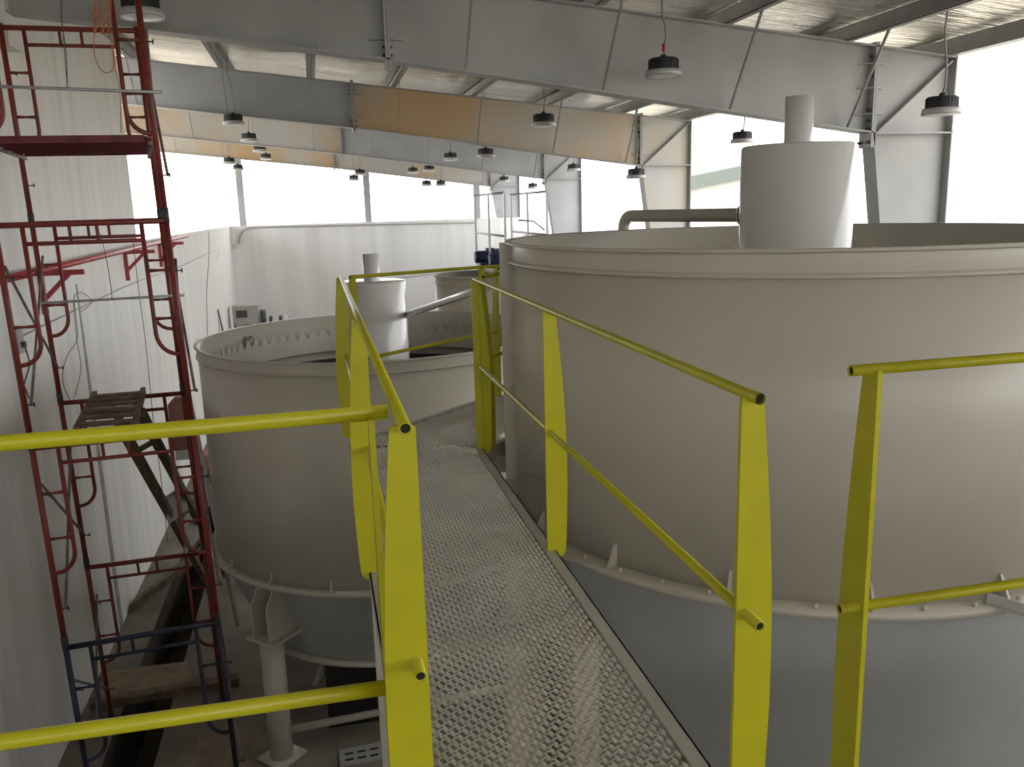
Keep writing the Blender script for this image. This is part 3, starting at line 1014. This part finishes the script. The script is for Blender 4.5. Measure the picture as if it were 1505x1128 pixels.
def scaf_frame(pl, pr_, z0, material, name='scaffold_frame', bars=True):
    """walk-through ladder frame between two leg positions"""
    pl, pr_ = Vector(pl), Vector(pr_)

    def P(s, h):      # s metres from the left leg
        q = pl + (pr_ - pl).normalized() * s
        zz = z0 + h
        return Vector((q.x - LEAN * (zz - 0.0), q.y, zz))
    W = (pr_ - pl).length
    fr = MB().tube([P(0, 0), P(0, H)], 0.0262, 10).build(name, material, SC)
    MB().tube([P(W, 0), P(W, H)], 0.0262, 10).build('leg', material, fr)
    MB().tube([P(0, H - 0.04), P(W, H - 0.04)], 0.0262, 10).build('top_bar', material, fr)
    off = 0.205
    if bars:
        MB().tube([P(off, H - 0.20), P(W - off, H - 0.20)], 0.0185, 8).build('second_bar', material, fr)
    for s, sg in ((off, -1), (W - off, 1)):
        pts = [P(s, H - 0.04), P(s, 0.90)]
        for i in range(1, 7):
            a = pi / 2 * i / 6
            pts.append(P(s + sg * 0.17 * (1 - cos(a)), 0.90 - 0.20 * sin(a)))
        pts.append(P(s + sg * off, 0.70))
        MB().tube(pts, 0.0195, 8).build('curved_inner_tube', material, fr)
        for h in (H - 0.47, H - 0.90):
            mid = s + sg * off * 0.5
            MB().tube([P(s, h), P(mid, h), P(s + sg * off, h)], [0.0185, 0.011, 0.0185], 8).build('rung', material, fr)
    for s in (W * 0.42, W * 0.58) if bars else ():
        MB().tube([P(s, H - 0.04), P(s, H - 0.20)], 0.015, 8).build('spacer', material, fr)
    for s in (0, W):
        MB().tube([P(s, -0.06 if z0 > FL + 0.5 else 0.0), P(s, 0.07)], 0.031, 10).build('coupling', 'coupler', fr)
        for h in (0.35, 1.45):
            q = P(s, h)
            MB().tube([q, q + Vector((0.075, 0, 0.0)), q + Vector((0.08, 0, 0.0))], [0.007, 0.006, 0.006], 6).box(tuple(q + Vector((0.072, -0.007, -0.018))), tuple(q + Vector((0.084, 0.007, 0.018)))).build('brace_pin', 'coupler', fr)
    return fr


NL, NR = (-2.600, 7.985, 0), (-1.268, 8.115, 0)
BL, BR = (-2.871, 9.925, 0), (-1.615, 10.000, 0)
levels = [FL + 0.05, FL + 0.05 + H, FL + 0.05 + 2 * H, FL + 0.05 + 3 * H]
for i, z in enumerate(levels):
    scaf_frame(NL, NR, z, 'navy' if i == 0 else 'red', bars=i < 3)
    if i < 4:
        scaf_frame(BL, BR, z, 'red')
for p in (NL, NR, BL, BR):
    MB().box((p[0] - 0.075 - LEAN * FL, p[1] - 0.075, FL), (p[0] + 0.075 - LEAN * FL, p[1] + 0.075, FL + 0.01)).tube([(p[0] - LEAN * FL, p[1], FL), (p[0] - LEAN * FL, p[1], FL + 0.12)], 0.018, 8).build('base_jack', 'coupler', SC)


def S(p, z):
    return Vector((p[0] - LEAN * z, p[1], z))


for A_, B_, lv, ox in ((NL, BL, (0, 1, 2), 0.03), (NR, BR, (0, 1, 2, 3), 0.037)):
    for i in lv:
        z0 = levels[i]
        MB().tube([S(A_, z0 + 1.55) + V(ox, 0, 0), S(B_, z0 + 0.35) + V(ox, 0, 0)], 0.013, 8).build('cross_brace', 'brace', SC)
        MB().tube([S(A_, z0 + 0.35) + V(ox + 0.024, 0, 0), S(B_, z0 + 1.55) + V(ox + 0.024, 0, 0)], 0.013, 8).build('cross_brace', 'brace', SC)

# scaffold deck boards, seen from below
zdk = 0.69
for i in range(4):
    y0 = 8.16 + i * 0.435
    xl = -2.60 - (y0 + 0.25 - 8.1) * 0.142
    xr = -1.300 - (y0 + 0.39 - 8.1) * 0.183
    mb = MB().box((xl, y0, zdk), (xr, y0 + 0.39, zdk + 0.006))
    mb.box((xl, y0, zdk - 0.055), (xr, y0 + 0.008, zdk))
    mb.box((xl, y0 + 0.382, zdk - 0.055), (xr, y0 + 0.39, zdk))
    mb.box((xl, y0 + 0.2, zdk - 0.03), (xr, y0 + 0.215, zdk))
    tag(mb.build('scaffold_board', 'maroon'), 'maroon steel scaffold board spanning the tower at eye-high deck level', 'scaffold board', 'scaffold boards on the tower')
for A_, B_, ox in ((NL, BL, 0.03), (NR, BR, -0.042)):
    MB().tube([S(A_, zdk - 0.07) + V(ox, -0.04, 0), S(B_, zdk - 0.07) + V(ox, 0.04, 0)], 0.018, 8).build('ledger_tube', 'brace', SC)

# loose grey tubes tied across the tower
a = at(-12, 128, y=8.02)
b = at(240, 137, y=8.12)
tag(MB().tube([a + V(0, -0.055, 0), b + V(0, -0.055, 0)], 0.013, 8).build('tie_tube', 'galv'), 'grey tube lashed across the upper red scaffold frame', 'tube')
a = at(57, 446, y=9.888)
b = at(271, 434, y=9.962)
tag(MB().tube([a, b], 0.014, 8).build('tie_tube', 'galv'), 'grey tube lashed across the middle of the scaffold', 'tube')

# wires and rope
def wire(pts, r, label, name='wire', material='wire', cat='wire'):
    P_ = [Vector(p) for p in pts]
    out = []
    for i in range(len(P_) - 1):
        p0, p1, p2, p3 = P_[max(i - 1, 0)], P_[i], P_[i + 1], P_[min(i + 2, len(P_) - 1)]
        for k in range(5):
            t_ = k / 5
            out.append(0.5 * ((2 * p1) + (p2 - p0) * t_ + (2 * p0 - 5 * p1 + 4 * p2 - p3) * t_ ** 2 + (3 * p1 - p0 - 3 * p2 + p3) * t_ ** 3))
    out.append(P_[-1])
    return tag(MB().tube(out, r, 5).build(name, material), label, cat)


wire([at(88, -8, y=8.0), at(92, 40, y=8.0), at(96, 90, y=8.0), at(99, 131, y=8.0)], 0.0035, 'doubled tie wire hanging to the upper grey tube')
wire([at(93, -8, y=8.02), at(90, 25, y=8.02), at(97, 75, y=8.02), at(99, 131, y=8.02)], 0.003, 'second strand of tie wire above the upper grey tube')
wire([at(148, 343, y=9.9), at(156, 380, y=9.9), at(162, 415, y=9.95), at(165, 440, y=9.91)], 0.004, 'tie wire hanging to the middle grey tube')
wire([at(195, 350, y=10.75), at(203, 420, y=10.75), at(214, 505, y=10.75), at(226, 625, y=10.75), at(236, 700, y=10.75), at(247, 800, y=10.75)], 0.004, 'thin dark wire hanging down behind the scaffold')
wire([at(178, 195, y=9.2), at(176, 130, y=9.2), at(168, 90, y=9.2), at(164, -5, y=9.2)], 0.004, 'orange string hanging from the scaffold top', 'string', 'orange', 'string')
wire([at(140, 0, y=7.9), at(138, 60, y=7.9), at(140, 85, y=7.9), at(150, 104, y=7.9), at(161, 106, y=7.9), at(167, 95, y=7.9), at(163, 60, y=7.9), at(158, 40, y=7.9)], 0.004, 'orange loop of rope hanging below the top bar', 'rope_loop', 'orange', 'rope')
rp = thing('rope_bundle', 'tangled orange rope bundle hung over the scaffold top bar', 'rope', at(155, 45, y=7.9))
rn = random.Random(5)
for i in range(7):
    x = 138 + i * 4.2
    pts = [at(x + rn.uniform(-3, 3), -6 + 56 * k / 6, y=7.86 + rn.uniform(-0.02, 0.02)) for k in range(7)]
    MB().tube(pts, 0.0045, 5).build('rope_strand', 'orange', rp)
wire([at(104, 592, x=XW + 0.046), at(92, 560, x=XW + 0.046), at(98, 525, x=XW + 0.046), at(113, 500, x=XW + 0.046), at(112, 470, x=XW + 0.046), at(109, 440, x=XW + 0.046), at(112, 432, x=XW + 0.046), at(122, 431, x=XW + 0.046), at(133, 440, x=XW + 0.046), at(132, 448, x=XW + 0.046), at(120, 458, x=XW + 0.046)], 0.0045, 'dark loop of cable hanging on the left wall', 'cable_loop')
wire([at(108, 445, x=XW + 0.012), at(113, 500, x=XW + 0.012), at(119, 540, x=XW + 0.012), at(112, 575, x=XW + 0.012), at(108, 585, x=XW + 0.012)], 0.004, 'second cable hanging beside the cable loop on the left wall', 'cable_loop')
wire([at(28, 497, x=XW + 0.03), at(120, 452, x=XW + 0.03), at(200, 415, x=XW + 0.03), at(265, 392, x=XW + 0.03), at(318, 368, x=XW + 0.03), at(319, 384, x=XW + 0.03)], 0.005, 'thin pale cable stretched along the left wall', 'wall_cable', 'cable', 'cable')
wire([at(307, 340, x=XW + 0.05), at(307, 380, x=XW + 0.05), at(304, 430, x=XW + 0.05), at(305, 500, x=XW + 0.05)], 0.009, 'thin dark cable hanging straight down near the far corner', 'wall_cable')
p = at(25, 503, x=XW + 0.03)
mb = MB().box((XW, p.y - 0.09, p.z - 0.12), (XW + 0.07, p.y + 0.09, p.z + 0.12))
ob = thing('outlet_box', 'grey electrical outlet box on the left wall with a plugged cable', 'outlet', (XW + 0.03, p.y, p.z - 0.12))
mb.build('box_body', 'cabinet', ob)
MB().box((XW + 0.07, p.y - 0.02, p.z - 0.06), (XW + 0.11, p.y + 0.03, p.z + 0.0)).build('plug', 'dark', ob)
MB().tube([(XW + 0.1, p.y, p.z - 0.05), (XW + 0.1, p.y + 0.08, p.z - 0.25), (XW + 0.05, p.y - 0.05, p.z - 0.45), (XW + 0.05, p.y + 0.05, p.z - 0.62)], 0.008, 6).build('cord', 'wire', ob)

# ------------------------------------------------------------------ red pipe on brackets along the left wall
xp = XW + 0.22
pts = [at(7, 411, x=xp), at(100, 388, x=xp), at(232, 357, x=xp), at(250, 354, x=xp)]
za = pts[0].z
zb3 = pts[2].z
ya, yb = pts[0].y, pts[2].y
sl = (zb3 - za) / (yb - ya)
tag(MB().tube([(xp, 5.0, za + sl * (5.0 - ya)), (xp, 21.5, za + sl * (21.5 - ya))], 0.038, 14).build('wall_pipe', 'pipe_red'),
    'long red pipe carried on brackets along the left wall', 'pipe')
for u, v, lb in ((62, 402, 'red triangular bracket under the wall pipe beside the dark cable loop'), (186, 375, 'red triangular bracket under the wall pipe where the tall wall ends'), (236, 362, 'red triangular bracket at the far end of the wall pipe')):
    q = at(u, v, x=XW + 0.05)
    y = q.y
    zp = za + sl * (y - ya) - 0.038
    t = thing('pipe_bracket', lb, 'bracket', (XW, y, zp - 0.5), 'red brackets under the wall pipe')
    MB().box((XW, y - 0.03, zp - 0.06), (XW + 0.5, y + 0.03, zp)).build('arm', 'pipe_red', t)
    MB().box((XW, y - 0.03, zp - 0.5), (XW + 0.06, y + 0.03, zp)).build('wall_leg', 'pipe_red', t)
    MB().bar((XW + 0.03, y, zp - 0.34), (XW + 0.34, y, zp - 0.04), 0.05, 0.05).build('diagonal', 'pipe_red', t)

# damp stain strip / sealed joint on the wall
q0, q1 = at(112, 418, x=XW + 0.004), at(136, 590, x=XW + 0.004)
q2 = at(168, 800, x=XW + 0.004)
M['stain'] = mat('grey_joint_sealant', (0.36, 0.36, 0.35), 0.9, var=0.12, scale=6)
mb = MB()
mb.prism([(XW - 0.01, q0.y - 0.02, q0.z), (XW - 0.01, q0.y + 0.03, q0.z), (XW - 0.01, q0.y + 0.09, -3.0), (XW - 0.01, q0.y + 0.09, FL), (XW - 0.01, q0.y - 0.08, FL), (XW - 0.01, q0.y - 0.07, -3.0)], (0.016, 0, 0))
mb.build('joint_seal', 'stain', wl)

# ------------------------------------------------------------------ far corner: cabinet, leaning board, conduit
cx0, cx1, cy = -3.0, -2.13, 31.0
cz1 = at(350, 450, y=cy).z
cb = thing('control_cabinet', 'grey control cabinet with dark window standing in the far corner', 'cabinet', ((cx0 + cx1) / 2, cy + 0.3, FL))
MB().box((cx0, cy, FL), (cx1, cy + 0.6, cz1)).build('body', 'cabinet', cb)
MB().box((cx0 + 0.12, cy - 0.012, cz1 - 0.42), (cx0 + 0.50, cy + 0.01, cz1 - 0.16)).build('window', 'dark', cb)
MB().box((cx0 + 0.05, cy - 0.02, cz1 - 0.75), (cx0 + 0.09, cy + 0.0, cz1 - 0.62)).build('latch', 'dark', cb)
MB().box((cx1 - 0.10, cy - 0.02, cz1 - 0.75), (cx1 - 0.06, cy + 0.0, cz1 - 0.62)).build('latch', 'dark', cb)
MB().box((cx0 + 0.32, cy - 0.015, cz1 - 0.69), (cx0 + 0.62, cy + 0.0, cz1 - 0.66)).build('handle', 'dark', cb)
MB().box((cx0 + 0.02, cy - 0.008, FL + 0.1), (cx1 - 0.02, cy + 0.0, cz1 - 0.55)).build('door', 'cabinet', cb)
mc = thing('pump_unit', 'small dark and white pump beside the control cabinet', 'pump', (-1.7, 31.3, FL))
zt_ = at(385, 466, y=31).z
MB().box((-2.0, 31.0, FL), (-1.2, 31.6, zt_ - 0.25)).build('frame', 'white', mc)
MB().tube([(-2.08, 31.3, zt_ - 0.05), (-1.9, 31.3, zt_ - 0.05)], 0.28, 16).build('wheel', 'dark', mc)
for i in range(4):
    MB().tube([(-1.75 + i * 0.17, 31.1, zt_ - 0.27), (-1.72 + i * 0.17, 31.1, zt_ + 0.0)], 0.06, 10).build('nozzle', 'white' if i % 2 else 'dark', mc)
zw = at(322, 455, x=XW + 0.05)
tag(MB().prism([(XW - 0.002, zw.y - 0.02, zw.z), (XW - 0.002, zw.y + 0.06, zw.z), (XW + 0.35, zw.y + 0.5, FL), (XW + 0.35, zw.y - 0.1, FL)], (0.03, 0, 0)).build('leaning_board', 'dark'),
    'dark narrow board leaning against the left wall near the cabinet', 'board')
cd = thing('conduit', 'pale conduit curving down the far wall to a junction box', 'conduit', (-2.6, YE - 0.05, -1.4))
MB().tube([at(700, 327, y=YE - 0.04), at(385, 334, y=YE - 0.04), at(366, 335, y=YE - 0.04), at(357, 339, y=YE - 0.04), at(352, 347, y=YE - 0.04), at(351, 360, y=YE - 0.04)], 0.035, 8).build('tube', 'cabinet', cd)
q = at(352, 362, y=YE - 0.04)
MB().box((q.x - 0.1, YE - 0.14, q.z - 0.1), (q.x + 0.1, YE, q.z + 0.1)).build('junction_box', 'white', cd)

# ------------------------------------------------------------------ timber trestle and site debris
tr = thing('timber_trestle', 'rough timber trestle with slatted top and plywood gussets inside the scaffold', 'trestle', at(298, 862, z=FL))
zt_ = -1.908
c4 = [at(136, 587, z=zt_), at(209, 581, z=zt_), at(198, 628, z=zt_), at(112, 634, z=zt_)]
for a, b, yb_ in ((c4[0], c4[3], 9.99), (c4[1], c4[2], 10.02)):
    MB().bar(b + (a - b) * ((yb_ - b.y) / (a.y - b.y)), b, 0.05, 0.07).build('side_rail', 'wood', tr)
for f_ in (0.02, 0.17, 0.34, 0.52, 0.72, 0.92):
    a = c4[0].lerp(c4[3], f_)
    b = c4[1].lerp(c4[2], f_)
    MB().bar(a + V(0, 0, 0.03), b + V(0, 0, 0.03), 0.11, 0.03).build('slat', 'wood', tr)
L1 = (V(-1.975, 8.60, zt_ - 0.02), V(-2.05, 13.43, FL + 0.03))
L2 = (V(-1.835, 8.95, zt_ - 0.02), V(-1.98, 14.40, FL + 0.03))
for a, b in (L1, L2):
    MB().bar(a, b, 0.08, 0.10).build('leg', 'wood', tr)
for f_ in (0.42, 0.62):
    a, b = L1[0].lerp(L1[1], f_), L2[0].lerp(L2[1], f_ + 0.03)
    MB().bar(a + V(0, -0.06, 0.03), b + V(0, -0.06, 0.05), 0.02, 0.34, (0, 0.6, 1)).build('gusset', 'cabinet', tr)
for f_ in (0.02, 0.12, 0.5, 0.7, 0.88):
    a, b = L1[0].lerp(L1[1], f_), L2[0].lerp(L2[1], f_)
    MB().bar(a, b, 0.04, 0.05).build('cross_piece', 'wood', tr)


def plank(poly_px, th, name, material, label, cat, z=FL):
    P_ = [at(u, v, z=z) for u, v in poly_px]
    return tag(MB().prism([(p.x, p.y, z) for p in P_], (0, 0, th)).build(name, material), label, cat)


plank([(143, 1032), (285, 1008), (280, 976), (152, 992)], 0.04, 'plank', 'plywood', 'pale board bridging the trench inside the scaffold', 'board')
plank([(133, 1046), (352, 1009), (350, 1000), (134, 1038)], 0.10, 'timber_beam', 'wood', 'dark timber beam laid across the trench inside the scaffold', 'timber')
plank([(290, 1085), (366, 1074), (371, 1150), (292, 1165)], 0.03, 'plywood_sheet', 'plywood', 'plywood sheet lying on the floor beside the tank leg', 'board')
plank([(192, 902), (200, 890), (296, 812), (290, 826)], 0.12, 'timber_pole', 'wood', 'round-edged timber lying along the trench by the wall', 'timber')
b = at(330, 846, z=FL + 0.05)
a = L2[0].lerp(L2[1], 0.83) + V(0.075, 0.0, 0.02)      # top end rests against the trestle leg
tag(MB().bar(a, b, 0.05, 0.1).build('plank_prop', 'wood'), 'short timber prop leaning on the trestle leg behind the scaffold', 'timber')
q = at(309, 800, z=FL) + V(0.30, 0, 0)
tag(MB().prism([(q.x - 0.13, q.y + 0.3, FL), (q.x + 0.13, q.y + 0.3, FL), (q.x + 0.13, q.y + 0.42, FL + 0.5), (q.x - 0.13, q.y + 0.42, FL + 0.5)], (0, 0.02, 0)).build('plywood_offcut', 'plywood'), 'pale plywood offcut propped behind the scaffold leg', 'board')
# sacks and boxes stacked between wall and lower tank
q = at(318, 735, z=FL)
yy = q.y
for i, (dx, dz, w, h, mt_, lb) in enumerate(((-0.35, 0.0, 0.7, 0.35, 'cabinet', 'grey crate on the floor between the wall and the lower tank'),
                                          (-0.30, 0.35, 0.55, 0.30, 'wood', 'dark wooden box on the grey crate by the wall'),
                                          (-0.32, 0.65, 0.5, 0.32, 'redbag', 'faded red sack topping the pile by the wall'))):
    mb = MB()
    x0 = q.x + dx
    z0 = FL + dz
    b_ = 0.04
    mb.prism([(x0 + b_, yy, z0), (x0 + w - b_, yy, z0), (x0 + w, yy, z0 + b_), (x0 + w, yy, z0 + h - b_), (x0 + w - b_, yy, z0 + h), (x0 + b_, yy, z0 + h), (x0, yy, z0 + h - b_), (x0, yy, z0 + b_)], (0, 0.5, 0))
    tag(mb.build(('crate', 'wooden_box', 'sack')[i], mt_), lb, ('crate', 'box', 'sack')[i])
# red case hung behind the scaffold leg
q = at(262, 625, y=10.022)
case = thing('red_case', 'faded red case strapped behind the right scaffold leg', 'case', (q.x, q.y, q.z - 0.3))
MB().box((q.x - 0.09, q.y, q.z - 0.30), (q.x + 0.09, q.y + 0.16, q.z + 0.24)).build('body', 'redbag', case)
MB().box((q.x - 0.07, q.y + 0.01, q.z - 0.42), (q.x + 0.08, q.y + 0.15, q.z - 0.30)).build('pale_base', 'white', case)
MB().prism([(q.x - 0.09, q.y, q.z + 0.24), (q.x + 0.09, q.y, q.z + 0.24), (q.x + 0.05, q.y, q.z + 0.3), (q.x - 0.03, q.y, q.z + 0.3)], (0, 0.16, 0)).build('lid', 'redbag', case)
tag(MB().tube([V(-1.545, 10.035, -1.90), V(-1.50, 12.0, FL)], 0.03, 8).build('white_pipe', 'pipe_white'), 'short pale pipe leaning between scaffold and lower tank', 'pipe')

# under the lower tank: diagonal brace pipes, black block put in for the dark void and a concrete drain grate
tag(MB().tube([V(-0.635, 8.72, -5.56), V(1.98, 8.77, -5.475)], 0.042, 10).build('brace_pipe', 'tank'), 'grey brace pipe from the tank leg under the cone', 'pipe')
tag(MB().tube([at(463, 1010, y=9.3), at(483, 960, y=9.5)], 0.04, 10).build('stay_pipe', 'tank'), 'short grey stay pipe below the cone flange', 'pipe')
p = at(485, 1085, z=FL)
tag(MB().prism([(p.x, 9.06, FL), (p.x + 0.9, 9.06, FL), (p.x + 0.9, 9.06, FL + 0.74), (p.x + 0.03, 9.06, FL + 0.86), (p.x, 9.06, FL + 0.83)], (0, 0.16, 0)).build('void_block', 'dark_void'), 'black block standing in for the dark void under the lower tank cone', 'box')
dg = thing('drain_cover', 'grey slotted drain cover on the floor under the lower tank', 'drain cover', at(525, 1115, z=FL))
p0, p1, p2, p3 = at(500, 1128, z=FL), at(600, 1110, z=FL), at(600, 1085, z=FL), at(498, 1105, z=FL)
MB().prism([p0, p1, p2, p3], (0, 0, 0.02)).build('plate', 'steel', dg)
for j in range(2):
    for i in range(5):
        f0, f1 = 0.08 + i * 0.18, 0.08 + i * 0.18 + 0.12
        g0 = 0.25 + 0.38 * j
        A_ = p0.lerp(p1, f0).lerp(p3.lerp(p2, f0), g0)
        B_ = p0.lerp(p1, f1).lerp(p3.lerp(p2, f1), g0)
        MB().bar(A_ + V(0, 0, 0.019), B_ + V(0, 0, 0.019), 0.03, 0.006).build('slot', 'dark_void', dg)

# ================================================================== OUTSIDE
sh = thing('shed', 'distant shed with pale green sloping roof beyond the open side', 'shed', (26, 46, ZYARD))
a, b = at(985, 284, y=45), at(1300, 205, y=45)
z_e, z_r = at(1017, 269, y=45).z, at(1089, 254, y=45).z
x_e, x_r = at(1017, 269, y=45).x, at(1089, 254, y=45).x
slp = (z_r - z_e) / (x_r - x_e)
xl, xm, xr_ = 20.0, 25.4, 30.8
zl = z_e + slp * (xl - x_e)
zm = z_e + slp * (xm - x_e)
MB().prism([(xl, 45, zl - 0.37), (xm, 45, zm - 0.37), (xr_, 45, zl - 0.37), (xr_, 45, zl + 0.37), (xm, 45, zm + 0.37), (xl, 45, zl + 0.37)], (0, 4, 0)).build('roof', 'greenroof', sh)
MB().prism([(xl + 0.4, 45.3, ZYARD), (xr_ - 0.4, 45.3, ZYARD), (xr_ - 0.4, 45.3, zl - 0.3), (xm, 45.3, zm - 0.4), (xl + 0.4, 45.3, zl - 0.3)], (0, 3.4, 0)).build('walls', 'outwall', sh)
for u, v, lb in ((908, 322, 'largest pale distant silo block over the big tank rim'), (866, 334, 'small pale distant silo block next to the third frame column'), (889, 336, 'small pale distant silo block beside the largest one')):
    q = at(u, v, y=60)
    w = 0.5 if u == 908 else 0.25
    ob_ = MB().prism([(q.x - w, 60, ZYARD), (q.x + w, 60, ZYARD), (q.x + w, 60, q.z - 0.2), (q.x + w * 0.7, 60, q.z), (q.x - w * 0.7, 60, q.z), (q.x - w, 60, q.z - 0.2)], (0, 2, 0)).build('silo', 'outwall')
    tag(ob_, lb, 'silo', 'distant pale silo blocks')
fn = thing('boundary_fence', 'pale distant boundary fence seen past the near column', 'fence', (40, 45, ZYARD))
for i in range(16):
    u0 = 1396 + i * 11
    q = at(u0, 268, y=45)
    MB().box((q.x, 45, ZYARD), (q.x + 0.44, 45.05, q.z + 0.1 * (i % 3))).build('fence_panel', 'outwall', fn)
